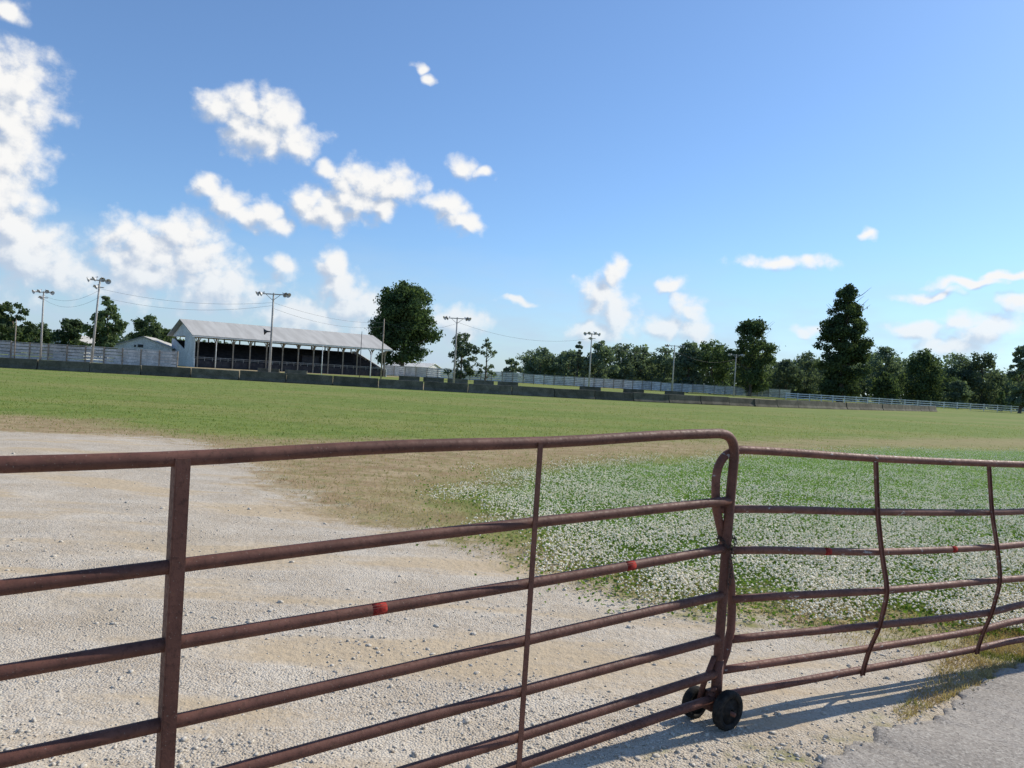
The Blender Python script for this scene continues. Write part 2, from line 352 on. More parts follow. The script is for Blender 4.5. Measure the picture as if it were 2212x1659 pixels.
def blades(name,X,Y,hh,ww,mat):
    n=len(X); a=rng.uniform(0,2*np.pi,n); dxy=np.stack([np.cos(a),np.sin(a)],-1)*ww[:,None]
    z=gzv(X,Y); ln=rng.normal(0,.6,(n,2))*hh[:,None]
    A=np.stack([X-dxy[:,0],Y-dxy[:,1],z-.005],-1);B=np.stack([X+dxy[:,0],Y+dxy[:,1],z-.005],-1);C=np.stack([X+ln[:,0],Y+ln[:,1],z+hh],-1)
    return mesh(name,np.stack([A,B,C],1).reshape(-1,3),np.arange(n*3).reshape(-1,3),mat)
M_gr=tinted('grass_blade',(.14,.195,.042),(.20,.250,.066),(.29,.27,.11),.8,3,.4)
M_dr=tinted('dry_grass_blade',(.37,.27,.155),(.46,.375,.24),(.20,.21,.07),.9,5,.3)
Y=ysample(70000,13,60,1.6); X=rng.uniform(-.8,.8,len(Y))*Y
ok=(sdf(DRY,X,Y)<rng.normal(0,1.0,len(X)))&(sdf(GRAVEL,X,Y)<-.2)&(sdf(CLOVER,X,Y)<0)&(Y<58+np.maximum(0,X)*.45); X,Y=X[ok],Y[ok]
obj('grass',blades('grass',X,Y,rng.uniform(.015,.05,len(X)),.004+Y*.0003,M_gr),kind='stuff')
Y=ysample(90000,4.5,24,1.8); X=rng.uniform(-.78,.8,len(Y))*Y
sg=sdf(GRAVEL,X,Y); ok=(sdf(DRY,X,Y)>-.4)&(sg<.25-rng.exponential(.4,len(X)))&(Y>roadY(X)+.02); X,Y=X[ok],Y[ok]
nx_=26000; xa=rng.uniform(2.0,6.5,nx_); ya=roadY(xa)+rng.uniform(.0,1,nx_)**1.5*np.clip(.38*(xa-1.8),.1,1.2)+.03; kk=rng.random(nx_)<np.clip((xa-1.8)*.6,.1,1)
X=np.concatenate([X,xa[kk]]); Y=np.concatenate([Y,ya[kk]])
obj('dry_grass',blades('dry_grass',X,Y,rng.uniform(.012,.042,len(X)),.0025+Y*.0003,M_dr),kind='stuff')

# ---------------------------------------------------------------- trees
def leafmat(name,c1,c2,c3,trans=.45):
    m,N=newmat(name); P=wpos(N)
    c=N.mix(N.ss(N.noise(P,.5,2,.6),.35,.65),c1,c2)
    c=N.mix(N.ss(N.attr('tint'),.3,1.0,0,.8),c,c3)
    r=N.m('MULTIPLY_ADD',objrand(N),.4,.8); sc=N.v('SCALE',c); N.put(sc.node.inputs['Scale'],r)
    twosided(N,sc,trans,(1.15,1.2,.7)); return m
M_leafd=leafmat('foliage_oak',(.050,.082,.046),(.068,.106,.050),(.105,.145,.062))
M_leafs=leafmat('foliage',(.072,.108,.064),(.094,.136,.066),(.13,.17,.078))
M_leafh=leafmat('foliage_hazy',(.118,.160,.130),(.138,.182,.128),(.175,.22,.135))  # distance haze put into the leaf colour, paler and bluer
M_bark=mottled('bark',(.11,.09,.07),(.20,.165,.13),1.5,.95,.6,.05)
def tree(x,y,h,w,kind='round',n=2600,base=.14,ls=.42,label='leafy green tree at the edge of the field',mat=None,dead=0,group=None,irr=1.0):
    root=obj('tree',None,loc=(x,y,0),label=label,category='tree',group=group)
    cb_=h*base; ch=h-cb_; R=w/2; ph=rng.uniform(0,6.28,4); sk=rng.uniform(-.18,.18)*irr
    nc=int(36+ch*w/2.2); nc=min(nc,190); cs=[]
    while len(cs)<nc:
        hf=rng.random(); a=rng.uniform(0,2*math.pi)
        if kind=='round': pr=math.sin(math.pi*(hf*.80+.14))**.55
        elif kind=='spire': pr=min(1,.66+hf*1.0)*(1 if hf<.52 else max(.10,1-(hf-.52)*1.8))
        elif kind=='column': pr=(.86+.14*math.sin(math.pi*min(1,hf*1.2)))*(1 if hf<.70 else max(.10,1-(hf-.70)*2.9))
        elif kind=='cone': pr=(1-hf)**.7*.95+.06
        else: pr=math.sin(math.pi*(hf*.76+.18))**.75*(.85+.15*math.sin(hf*15+x))
        if kind!='cone': pr*=1+irr*(.16*math.sin(3*a+ph[0]+hf*5)+.12*math.sin(hf*13+ph[1]+2*a)+.08*math.sin(5*a+hf*21+ph[2]))
        q=R*pr*rng.uniform(.08,.90)**.5
        rc=R*rng.uniform(.13,.30)*(.7+.3*pr)
        if kind=='column': rc*=.85
        z=cb_+rc*.5+(ch-rc*1.2)*hf
        cs.append((q*math.cos(a)+sk*R*(hf-.3),q*math.sin(a),z,rc))
    cs=np.array(cs); wts=cs[:,3]**2; wts/=wts.sum()
    n=int(n*1.5); idx=rng.choice(len(cs),n,p=wts); d=rng.normal(0,1,(n,3)); d/=np.linalg.norm(d,axis=1)[:,None]
    rr=rng.random(n)**.35*(1+rng.exponential(.16,n)); pos=cs[idx,:3]+d*(cs[idx,3]*rr)[:,None]*np.array([1.1,1.1,.8])
    pos[:,2]=np.maximum(pos[:,2],cb_*.6)
    tint=rng.random(len(cs))[idx]*.7+.3*rng.random(n)
    obj('crown',quads(pos,rng.uniform(.40,1.0,n)*ls,mat or M_leafs,'crown',.65,tint,d+np.array([0,0,.25])),root)
    b=MB(); r0=max(.14,h*.024)
    b.tube([(0,0,-.2),(0,0,cb_*.5),(R*.03,0,cb_),(R*.05,R*.03,cb_+ch*.35),(0,R*.04,cb_+ch*.7)],[r0*1.35,r0,r0*.9,r0*.55,r0*.2],8)
    for i in rng.choice(len(cs),min(14,len(cs)),replace=False):
        c_=cs[i]; z0=min(max(cb_*.7,c_[2]-R*.7),cb_+ch*.6)
        b.tube([(0,0,z0),(c_[0]*.5,c_[1]*.5,(z0+c_[2])/2+.03*R),(c_[0],c_[1],c_[2])],[r0*.35,r0*.2,r0*.07],5)
    for i in range(dead):
        a=rng.uniform(-.9,.9); zz=cb_+ch*rng.uniform(.66,.84); l=R*rng.uniform(.6,.9); s2=1 if i%3 else -1
        p0=Vector((0,0,zz)); p1=p0+Vector((math.cos(a)*l*.7*s2,math.sin(a)*l*.5,l*.4)); p2=p1+Vector((math.cos(a)*l*.4*s2,0,l*.35))
        b.tube([p0,p1,p2],[r0*.22,r0*.10,r0*.03],5)
    obj('trunk',b.mesh('trunk',M_bark,True),root)
    return root
tree(-27.0,186,22.9,15.4,'round',18000,.12,.45,'large dark green oak tree beyond the grandstand',M_leafd,irr=.6)
tree(72.6,170,26.4,11.0,'spire',17000,.04,.40,'tall narrow dense tree with a few bare branches near its top',dead=6,irr=.6)
tree(55.7,180,18.4,11,'ragged',7500,.06,.40,'ragged tree with a few dead limbs above its crown',dead=5,irr=1.0)
G1='trees beyond the board fence'
for a in [(-85,130,9.4,6.4,'round'),(-106,170,7.6,6,'round'),(-86.6,150,7.8,6.6,'round'),(-69,130,11.1,6.6,'ragged'),(-71,150,9.3,7.6,'round'),(-78,172,7.2,5.5,'round'),
 (-94,140,7.5,7,'round')]:
    tree(*a[:4],a[4],3600,.08,.36,'dark green leafy tree behind the board fence',group=G1)
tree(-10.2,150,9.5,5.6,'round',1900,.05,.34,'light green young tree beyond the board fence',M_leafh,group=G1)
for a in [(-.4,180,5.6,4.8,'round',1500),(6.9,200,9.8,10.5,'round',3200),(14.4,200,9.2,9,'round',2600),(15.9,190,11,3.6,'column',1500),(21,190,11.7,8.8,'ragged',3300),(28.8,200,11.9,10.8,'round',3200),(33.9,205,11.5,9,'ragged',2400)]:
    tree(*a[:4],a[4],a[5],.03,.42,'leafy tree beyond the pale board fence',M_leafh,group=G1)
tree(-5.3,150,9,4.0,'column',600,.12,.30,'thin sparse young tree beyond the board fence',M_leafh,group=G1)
G2='trees along the white rail fence'
for a in [(39.3,200,11.4,8.6,'round',2700),(43.3,190,12.6,10,'ragged',3600),(49,190,13.6,10.4,'round',3700),(61.5,200,11.5,9.5,'ragged',2800),(67.6,190,10,9,'ragged',2800),(73.9,195,10.5,10,'ragged',2600),(80.3,210,13,11.5,'ragged',3600),
 (88,205,13.5,12,'ragged',3800),(96.8,200,14.8,12,'ragged',4400),(84,172,7.4,7,'ragged',2200),(101.7,190,14.2,12.5,'ragged',4600),(108,205,14,12,'ragged',3800),(115.6,200,14.4,12,'ragged',4200),(119,195,14.6,11.4,'ragged',4300),(100.6,152,13.6,5.4,'ragged',3000),(100,172,6.4,6.4,'ragged',1900),(126,185,12,9,'round',3200),(135,190,14,10,'round',3000)]:
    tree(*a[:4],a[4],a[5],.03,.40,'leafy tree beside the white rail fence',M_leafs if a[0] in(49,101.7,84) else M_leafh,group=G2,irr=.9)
tree(108.4,170,4.5,3.4,'cone',1500,.05,.25,'small cone shaped evergreen by the rail fence')
n=78000; X=rng.uniform(-190,330,n); band=np.where(X<-5,8.5,np.where(X<36,9.0,13.8))
H=band*(.76+.12*np.sin(X*.13)+.10*np.sin(X*.37+1)+.10*np.sin(X*.9)+.08*np.sin(X*2.3)); ok=(X>4)|(X<-100)
pos=np.stack([X,np.where(X>0,rng.uniform(212,232,n),rng.uniform(262,290,n)),H*rng.random(n)**.75],-1)[ok]
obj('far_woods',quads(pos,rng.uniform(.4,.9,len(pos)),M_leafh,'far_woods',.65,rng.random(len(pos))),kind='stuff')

# ---------------------------------------------------------------- materials
M_conc=mottled('mossy_concrete',(.078,.073,.054),(.145,.133,.102),1.2,.95,.5,.02,fine=14,rnd=.4)
M_white=mottled('white_paint',(.66,.66,.64),(.80,.80,.78),.6,.6,.1,.01,fine=5)
M_board=mottled('faded_white_boards',(.50,.50,.49),(.72,.72,.70),1.1,.75,.1,.01,fine=7,rnd=.35)
M_board2=mottled('weathered_grey_boards',(.40,.40,.39),(.58,.575,.56),1.1,.8,.1,.01,fine=7,rnd=.35)
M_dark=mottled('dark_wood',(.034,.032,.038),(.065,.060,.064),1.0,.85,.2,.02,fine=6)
M_post=mottled('weathered_post',(.23,.19,.15),(.36,.31,.25),2,.9,.3,.02,fine=12)
M_greyp=mottled('pole_wood',(.34,.33,.31),(.47,.455,.43),2,.85,.2,.01,fine=10)
M_lamp=mottled('lamp_metal',(.50,.51,.52),(.64,.65,.66),4,.45,.05,.01,metal=.1)
M_black=mottled('dark_metal',(.03,.03,.032),(.06,.06,.06),4,.6,.1,.01)
M_chain=mottled('rusty_chain',(.035,.025,.02),(.10,.055,.04),40,.6,.1,.001)
M_wire=mottled('wire_black',(.03,.03,.03),(.06,.06,.06),4,.6,.1,.01)
m,N=newmat('roof_metal'); O=coords(N)
nn=N.noise(N.v('MULTIPLY',O,(.8,.12,.15)),1,4,.6)
c=N.mix(N.ss(nn,.3,.7),(.40,.39,.37),(.50,.49,.465))
finish(N,c,1.0,None,0,.03); M_roof=m

# ---------------------------------------------------------------- barriers
def barrier_mesh(L=3.60,H=.80):
    pr=[(-.30,0),(-.30,.08),(-.17,.30),(-.10,H-.03),(-.08,H),(.08,H),(.10,H-.03),(.17,.30),(.30,.08),(.30,0)]
    xs_=[-L/2,-L/2+.03,-L/6,L/6,L/2-.03,L/2]; V=[];F=[];n=len(pr)
    for i,x_ in enumerate(xs_):
        k=.94 if i in(0,5) else 1
        for (a,b_) in pr: V.append((x_,a*k,b_*(.985 if k<1 else 1)))
    for i in range(5):
        for j in range(n): F.append((i*n+j,i*n+(j+1)%n,(i+1)*n+(j+1)%n,(i+1)*n+j))
    F.append(tuple(range(n-1,-1,-1))); F.append(tuple(range(5*n,6*n)))
    return mesh('barrier',V,F,M_conc)
bm_=barrier_mesh()
path=[(-58,55.5),(-39.4,58),(-24.5,61),(-6,63.2),(5,65.2),(17,70),(31,80),(46,94.5),(61,110)]
pp=[Vector((*p,0)) for p in path]; dense=[]
for i in range(len(pp)-1):
    p0=pp[max(i-1,0)];p1=pp[i];p2=pp[i+1];p3=pp[min(i+2,len(pp)-1)]
    for k in range(400):
        q=k/400; dense.append(.5*((2*p1)+(-p0+p2)*q+(2*p0-5*p1+4*p2-p3)*q*q+(-p0+3*p1-3*p2+p3)*q**3))
st=[dense[0]]
for p in dense:
    if (p-st[-1]).length>=3.64: st.append(p)
for a,b_ in zip(st[:-1],st[1:]):
    c_=(a+b_)/2; an=math.atan2(b_.y-a.y,b_.x-a.x)
    obj('concrete_barrier',bm_,loc=(c_.x,c_.y+random.uniform(-.05,.05),-random.uniform(0,.07)),rot=(random.uniform(-.02,.02),random.uniform(-.012,.012),an+random.uniform(-.012,.012)),
      label='dark mossy concrete barrier block lined up along the grass',category='barrier',group='concrete barriers around the track')
inner=barrier_mesh(3.0,.72)
for (x_,y_,an) in [(-15,112,.05),(-11.5,112.5,.1),(-8,113,.15),(-4.2,114,.15),(-.6,112,.1),(11,108,0),(17.6,111,.05),(24.8,117,.1),(-33,104,-.1),(-29,103,-.05)]:
    obj('concrete_block',inner,loc=(x_,y_,0),rot=(0,0,an),label='low dark concrete block standing on the dirt track',category='barrier',group='loose concrete blocks on the track')

# ---------------------------------------------------------------- board fences
post=MB(); post.box((0,.08,1.15),(.13,.12,2.55)); fpost=post.mesh('post',M_post)
def boards(L,H,mat):
    b=MB(); n=5; hb=(H-.12)/n
    for i in range(n): b.box((0,(-.01 if i%2 else .0),.12+hb*(i+.5)),(L,.035,hb-.07))
    return b.mesh('panel',mat)
def board_fence(p,q,H,label,mat):
    p=Vector((*p,0)); q=Vector((*q,0)); L=(q-p).length; n=max(1,round(L/2.5)); st=L/n; an=math.atan2(q.y-p.y,q.x-p.x)
    root=obj('board_fence',None,loc=p,rot=(0,0,an),label=label,category='fence',group='tall board fences around the track')
    pm=boards(st-.05,H,mat)
    for i in range(n): obj('panel',pm,root,loc=((i+.5)*st,0,random.uniform(-.05,.04)),rot=(0,random.uniform(-.006,.006),0))
    for i in range(n+1): obj('post',fpost,root,loc=(i*st,-.17,-.1))
    b=MB(); b.box((L/2,.0,H+.09),(L,.12,.06)); obj('rail',b.mesh('rail',mat),root)
board_fence((-90,104),(-66,101),2.3,'weathered grey board fence with wooden posts',M_board2)
board_fence((-66,101),(-44.5,102),2.2,'weathered grey board fence with wooden posts',M_board2)
board_fence((-29,172),(2.5,176),2.3,'long pale horizontal board fence behind the track',M_board)
board_fence((2.5,176),(36,186),2.15,'long pale horizontal board fence behind the track',M_board)
board_fence((36,186),(66,182),2.0,'pale board fence curving behind the track',M_board)
rp=[(57.5,161),(78,163),(100,158),(125,153),(150,150)]
def rail_fence(p,q):
    p=Vector((*p,0)); q=Vector((*q,0)); L=(q-p).length; n=round(L/2.6); st=L/n
    root=obj('rail_fence',None,loc=p,rot=(0,0,math.atan2(q.y-p.y,q.x-p.x)),label='white painted three rail fence beside the trees',category='fence',group='white rail fences')
    b=MB(); b.box((0,0,.7),(.14,.14,1.45)); b.box((0,0,1.44),(.17,.17,.03)); pm=b.mesh('post',M_white)
    for i in range(n+1): obj('post',pm,root,loc=(i*st,0,0))
    for z_ in (.42,.85,1.28):
        b=MB(); b.box((L/2,-.10,z_),(L,.04,.18)); obj('rail',b.mesh('rail',M_white),root)
for a,b_ in zip(rp[:-1],rp[1:]): rail_fence(a,b_)

# ---------------------------------------------------------------- grandstand
gs=obj('grandstand',None,loc=(-53.8,130,0),rot=(0,0,math.atan2(.6,.8)),label='long covered grandstand with white roof and dark seating',category='grandstand')
L=36.0; DP=16.0; EV=5.6; RG=8.2
def roofslab(y0,z0,y1,z1,x0=-.9,x1=L+.7,t_=.12):
    b=MB(); V=[(x0,y0,z0),(x1,y0,z0),(x1,y1,z1),(x0,y1,z1),(x0,y0,z0+t_),(x1,y0,z0+t_),(x1,y1,z1+t_),(x0,y1,z1+t_)]
    b.add(V,[(3,2,1,0),(4,5,6,7),(0,1,5,4),(1,2,6,5),(2,3,7,6),(3,0,4,7)]); return b
b=roofslab(-1.1,EV-.32,DP/2,RG); b2=roofslab(DP/2,RG,DP+.8,EV-.25); b.add(b2.v,b2.f); obj('roof',b.mesh('roof',M_roof),gs)
b=MB(); b.box((L/2-.1,-1.06,EV-.40),(L+1.6,.06,.18)); b.box((L/2,0.0,EV-.12),(L,.2,.24)); obj('fascia',b.mesh('fascia',M_white),gs)
for x_ in (0.0,L):
    b=MB(); V=[(x_-.06,0,EV-.25),(x_-.06,DP,EV-.25),(x_-.06,DP/2,RG-.05),(x_+.06,0,EV-.25),(x_+.06,DP,EV-.25),(x_+.06,DP/2,RG-.05)]
    b.add(V,[(0,2,1),(3,4,5),(0,1,4,3),(1,2,5,4),(2,0,3,5)]); obj('gable',b.mesh('gable',M_white),gs)
def sidewall(x_):
    b=MB(); pr=[(0.0,0),(0.0,1.5),(2.0,1.7),(DP-1.5,4.9),(DP,4.9),(DP,0)]
    V=[(x_-.08,a,c_) for a,c_ in pr]+[(x_+.08,a,c_) for a,c_ in pr]; n=len(pr)
    F=[tuple(range(n)),tuple(range(2*n-1,n-1,-1))]+[(i,i+n,(i+1)%n+n,(i+1)%n) for i in range(n)]
    b.add(V,F); return b
obj('side_wall',sidewall(-.1).mesh('side_wall',M_white),gs); obj('side_wall',sidewall(L+.1).mesh('side_wall',M_white),gs)
b=MB(); b.box((-.1,3.4,3.4),(.10,6.6,4.2)); obj('end_panel',b.mesh('end_panel',M_white),gs)
b=MB(); nt=11
for i in range(nt):
    y0=1.2+i*(DP-2.2)/nt; z0=1.2+i*3.1/nt
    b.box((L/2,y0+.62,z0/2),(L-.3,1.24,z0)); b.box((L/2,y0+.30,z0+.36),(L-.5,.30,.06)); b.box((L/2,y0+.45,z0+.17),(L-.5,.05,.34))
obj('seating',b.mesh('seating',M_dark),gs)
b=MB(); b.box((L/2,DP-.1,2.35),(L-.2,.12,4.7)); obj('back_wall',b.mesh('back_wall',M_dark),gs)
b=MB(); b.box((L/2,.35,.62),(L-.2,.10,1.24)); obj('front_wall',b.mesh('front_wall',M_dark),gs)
b=MB(); b.box((L/2,.25,1.75),(L-.2,.07,.07)); b.box((L/2,.25,1.5),(L-.2,.05,.05))
for i in range(28): b.box((.3+i*(L-.6)/27,.25,1.45),(.05,.05,.6))
obj('front_railing',b.mesh('front_railing',M_greyp),gs)
b=MB(); b.box((0,0,(EV-.25)/2),(.19,.19,EV-.25))
for sx in(-1,1):
    b.tube(arc3((sx*.1,0,EV-1.5),(sx*.25,0,EV-.4),(sx*1.1,0,EV-.28),6),.08,5)
b.tube(arc3((0,-.1,EV-1.5),(0,-.25,EV-.5),(0,-1.0,EV-.45),6),.08,5)
fp=b.mesh('post',M_post)
for i in range(13): obj('post',fp,gs,loc=(.4+i*(L-.8)/12,.05,0))
b=MB(); b.box((0,0,(EV)/2-.1),(.2,.2,EV-.2)); bp=b.mesh('back_post',M_post)
for i in range(13): obj('back_post',bp,gs,loc=(.4+i*(L-.8)/12,DP-.4,0))
b=MB(); b.box((21,2.5,2.2),(3.2,2.0,1.7)); b.box((21,2.5,3.12),(3.6,2.4,.12)); obj('announcer_booth',b.mesh('announcer_booth',M_dark),gs)

# ---------------------------------------------------------------- sheds
def shed(x,y,w,d,hh,rz,rot,label,wall,roof,emblem=False):
    root=obj('shed',None,loc=(x,y,0),rot=(0,0,rot),label=label,category='building')
    b=MB(); V=[(-w/2,0,0),(w/2,0,0),(w/2,0,hh),(0,0,rz),(-w/2,0,hh),(-w/2,d,0),(w/2,d,0),(w/2,d,hh),(0,d,rz),(-w/2,d,hh)]
    b.add(V,[(0,1,2,3,4),(9,8,7,6,5),(0,4,9,5),(1,6,7,2)]); obj('wall',b.mesh('wall',wall),root)
    b=MB()
    for sg in(-1,1):
        x1=sg*(w/2+.3); z1=hh-.3*(rz-hh)/(w/2)
        V=[(0,-.3,rz+.02),(x1,-.3,z1+.02),(x1,d+.3,z1+.02),(0,d+.3,rz+.02),(0,-.3,rz+.14),(x1,-.3,z1+.14),(x1,d+.3,z1+.14),(0,d+.3,rz+.14)]
        b.add(V,[(3,2,1,0),(4,5,6,7),(0,1,5,4),(1,2,6,5),(2,3,7,6),(3,0,4,7)])
    obj('roof',b.mesh('roof',roof),root)
    b=MB(); b.box((w*.25,-.03,1.05),(1.0,.06,2.1)); b.box((-w*.25,-.03,1.3),(2.6,.06,2.4)); obj('door',b.mesh('door',M_lamp),root)
    if emblem:
        b=MB(); b.box((-w*.05,-.03,hh+.15),(.9,.05,.5)); b.box((-w*.05-.9,-.03,hh+.1),(.3,.05,.35)); obj('sign',b.mesh('sign',M_black),root)
shed(-66.5,138,9.5,14,3.0,4.8,.25,'white gabled metal shed with a small dark sign',M_white,M_roof,True)
shed(-88,152,7,7,3.2,4.6,-.2,'small white shed roof showing above the fence',M_white,M_roof)
shed(-20.0,195,8,12,2.4,3.5,1.2,'low white building behind the board fence',M_white,M_white)

# ---------------------------------------------------------------- light poles
lb=MB()
prf=[(.0,.08),(.07,.10),(.13,.17),(.25,.27),(.28,.29)]
n=12; V=[];F=[]
for (z_,r_) in prf:
    for k in range(n): V.append((r_*math.cos(2*math.pi*k/n),r_*math.sin(2*math.pi*k/n),-z_))
for i in range(len(prf)-1):
    for k in range(n): F.append((i*n+k,(i+1)*n+k,(i+1)*n+(k+1)%n,i*n+(k+1)%n))
F.append(tuple(range(n))); lb.add(V,F); lb.box((0,0,.1),(.11,.11,.2)); lampm=lb.mesh('lamp',M_lamp,False)
def lightpole(x,y,h,kind,lean=0.0,facing=0.0,wood=M_greyp,label='tall pole with a crossarm of floodlights'):
    root=obj('light_pole',None,loc=(x,y,0),rot=(0,lean,facing),label=label,category='light pole',group='floodlight poles around the track')
    b=MB(); b.tube([(0,0,-.3),(0,0,h*.5),(0,0,h)],[.14,.11,.085],10); obj('pole',b.mesh('pole',wood,True),root)
    if kind=='T':
        b=MB(); b.box((0,-.12,h-.15),(3.0,.09,.11)); b.tube([(-.8,-.12,h-.15),(0,-.12,h-.8)],.03,6); b.tube([(.8,-.12,h-.15),(0,-.12,h-.8)],.03,6); obj('crossarm',b.mesh('crossarm',wood),root)
        for (dx_,ry_) in((-1.45,.9),(-1.1,1.0),(1.1,-1.0),(1.45,-.9)):
            obj('lamp',lampm,root,loc=(dx_,-.12,h-.05),rot=(-.5,ry_,0))
    else:
        b=MB(); b.box((0,-.12,h-.15),(1.9,.10,.12)); b.box((0,-.12,h-.85),(1.2,.08,.10)); obj('crossarm',b.mesh('crossarm',wood),root)
        for (dx_,dz,ry_) in((-.95,-.1,1.1),(-.35,.1,.6),(.35,.1,-.7),(.95,-.1,-1.1),(-.1,-.7,.5)):
            obj('lamp',lampm,root,loc=(dx_,-.15,h+dz),rot=(-.7,ry_,0))
    return root
lightpole(-61.5,100,9.1,'C',0,.2)
lightpole(-43.9,80,9.2,'C',rad(3.2),-.1)
r_=lightpole(-25.3,80,8.8,'T',0,0,label='tall pole with a wide crossarm of floodlights and horn speaker')
sp_=MB(); sp_.tube([(-.1,0,4.75),(-.45,-.1,4.75),(-.6,-.15,4.72),(-.75,-.2,4.7)],[.05,.10,.22,.36],12); obj('speaker',sp_.mesh('speaker',M_black,True),r_)
lightpole(-7.6,100,8.8,'T'); lightpole(12,120,9.0,'C',0,.1); lightpole(29.2,140,8.9,'T'); lightpole(47.7,165,9,'T',0,0)
def plainpole(x,y,h,r=.10,mat=M_greyp,label='plain slender pole standing by the track',arm=False,name='utility_pole'):
    b=MB(); b.tube([(0,0,-.3),(0,0,h*.5),(0,0,h)],[r,r*.9,r*.75],8)
    if arm: b.box((0,-.1,h-.5),(1.6,.09,.1))
    b.tube([(0,0,h),(0,0,h+.12)],[r*.5,r*.3],6)
    obj(name,b.mesh(name,mat,True),loc=(x,y,0),label=label,category='pole')
plainpole(-20.5,120,9.3,.13,M_post,'brown wooden utility pole next to the grandstand')
plainpole(-17.9,90,5.7,.045,M_black,'thin dark steel pole by the track')
plainpole(-44.5,115,4.2,.06,M_white,'short white post before the grandstand'); plainpole(-26.1,105,4.2,.06,M_white,'short white post before the grandstand'); plainpole(-18.5,100,3.7,.06,M_white,'short white post before the grandstand')
plainpole(-64.9,100,5.2,.08,M_post,'short brown wooden pole by the fence'); plainpole(58.7,180,7.4,.09,M_greyp); plainpole(39.7,220,6.2,.12,M_greyp,arm=True); plainpole(52.0,190,5.5,.08,M_post)
def wire(p,q,sag,r=.022):
    p,q=Vector(p),Vector(q); pts=[]
    for i in range(25):
        t_=i/24; v_=p.lerp(q,t_); v_.z-=sag*4*t_*(1-t_); pts.append(v_)
    c_=Vector(p); b=MB(); b.tube([v_-c_ for v_ in pts],r*.72,5); obj('power_line',b.mesh('power_line',M_wire,True),loc=c_,label='thin black cable sagging between poles',category='cable',group='cables strung between poles')
wire((-61.5,100,8.6),(-43.5,80,8.0),.9,.015); wire((-61.5,100,8.1),(-43.6,80,7.2),1.0,.015)
wire((-43.4,80,8.2),(-25.3,80,7.8),.7,.014); wire((-43.5,80,7.4),(-25.3,80,7.5),.9,.014)
wire((-25.3,80,7.8),(-20.5,120,8.8),.7,.015); wire((-25.3,80,7.2),(-20.5,120,8.2),.9,.015)
wire((-20.5,120,8.9),(-7.6,100,8.0),1.0,.017); wire((-7.6,100,8.2),(12,120,8.2),1.3,.018); wire((12,120,8.0),(29.2,140,8.0),1.3,.02); wire((29.2,140,8),(47.7,165,8),1.4,.022)

# ---------------------------------------------------------------- gates
def gatemat(name,c1,c2,c3,scuff):
    m,N=newmat(name); P=wpos(N)
    a_=N.noise(P,7,4,.6); b_=N.noise(P,60,4,.7); c_=N.noise(N.v('MULTIPLY',P,(1,1,2.2)),13,5,.65)
    c=N.mix(N.ss(a_,.35,.65),c1,c2); c=N.mix(N.ss(b_,.50,.68,0,.6),c,c3)
    c=N.mix(N.ss(c_,.60,.74,0,.45),c,(.20,.100,.058)) if not scuff else N.mix(N.ss(c_,.630,.675,0,.85),c,(.45,.43,.41))
    sp2=N.noise(P,150,2,.5); c=N.mix(N.ss(sp2,.68,.74,0,.6),c,(.28,.22,.18))
    finish(N,c,N.ss(b_,.3,.7,.52,.76),N.bump(b_,.4,.0025),0,.30); return m
M_gate=gatemat('rusty_gate_paint',(.108,.043,.030),(.158,.066,.046),(.060,.029,.021),False)
M_gate2=gatemat('scuffed_gate_paint',(.140,.054,.038),(.205,.085,.058),(.070,.034,.025),True)
M_tape=mottled('red_reflective_tape',(.20,.026,.022),(.34,.050,.040),60,.9,.1,.001,spec=.02)
M_rub=mottled('tyre_rubber',(.014,.014,.014),(.040,.037,.033),20,.85,.4,.004,fine=90,spec=.15)
def g1(x): return 2.899+.7034*x
def g1top(x): return 1.3465+.03995*x
OFF=[0,.318,.548,.775,.975,1.145,1.266]
def xend(off): return 1.080-.030*min(1,off/1.1)
xe=1.080
base=Vector((1.05,g1(1.05),0)); inv=Matrix.Translation(-base)
gate=obj('farm_gate',None,loc=base,label='rusty brown tube gate with small wheels at its latch end',category='gate')
def P1(x,off): return Vector((x,g1(x),g1top(x)-off))
R_=.0230; XL=-3.0; rb_=.10
b=MB()
pts=[P1(XL+i*(xe-rb_-XL)/24,0)+Vector((0,0,.004*math.sin(i*.9))) for i in range(25)]
pts+=arc3(P1(xe-rb_,0),P1(xe,0),P1(xe-.003,.125),8)[1:]
for i in range(1,12):
    o_=.125+(1.266-.125)*i/11; pts.append(P1(xend(o_)-.003*math.sin(i*.5),o_))
b.tube(pts,R_,16); b.tube([P1(XL,0),P1(XL,1.27)],R_,12)
obj('frame_tube',b.mesh('frame_tube',M_gate,True),gate,inv=inv)
def wob(i,x): return .004*math.sin(i*2.1+(x-XL)/(1.06-XL)*24*.35)
for i in range(1,7):
    b=MB(); xe_=xend(OFF[i]); b.tube([P1(XL+(xe_-XL)*k/36,OFF[i])+Vector((0,0,wob(i,XL+(xe_-XL)*k/36))) for k in range(37)],.0212,14)
    obj('rail',b.mesh('rail',M_gate,True),gate,inv=inv)
nrm=Vector((.7034,-1,0)).normalized(); tan=Vector((1,.7034,.03)).normalized()
def strip(pts,tn,nn__,profs):
    b=MB(); m_=len(pts)
    for prof_ in profs:
        V=[];F=[]
        for p in pts:
            for (a,e) in prof_: V.append(p+tn*a+nn__*e)
        for k in range(m_-1):
            for j in range(4): a=k*4+j;c2=k*4+(j+1)%4; F.append((a,c2,c2+4,a+4))
        F.append((3,2,1,0)); F.append(tuple(range((m_-1)*4,m_*4))); b.add(V,F)
    return b
def flatprof(w,e0,e1): return [(-w/2,e0),(-w/2,e1),(w/2,e1),(w/2,e0)]
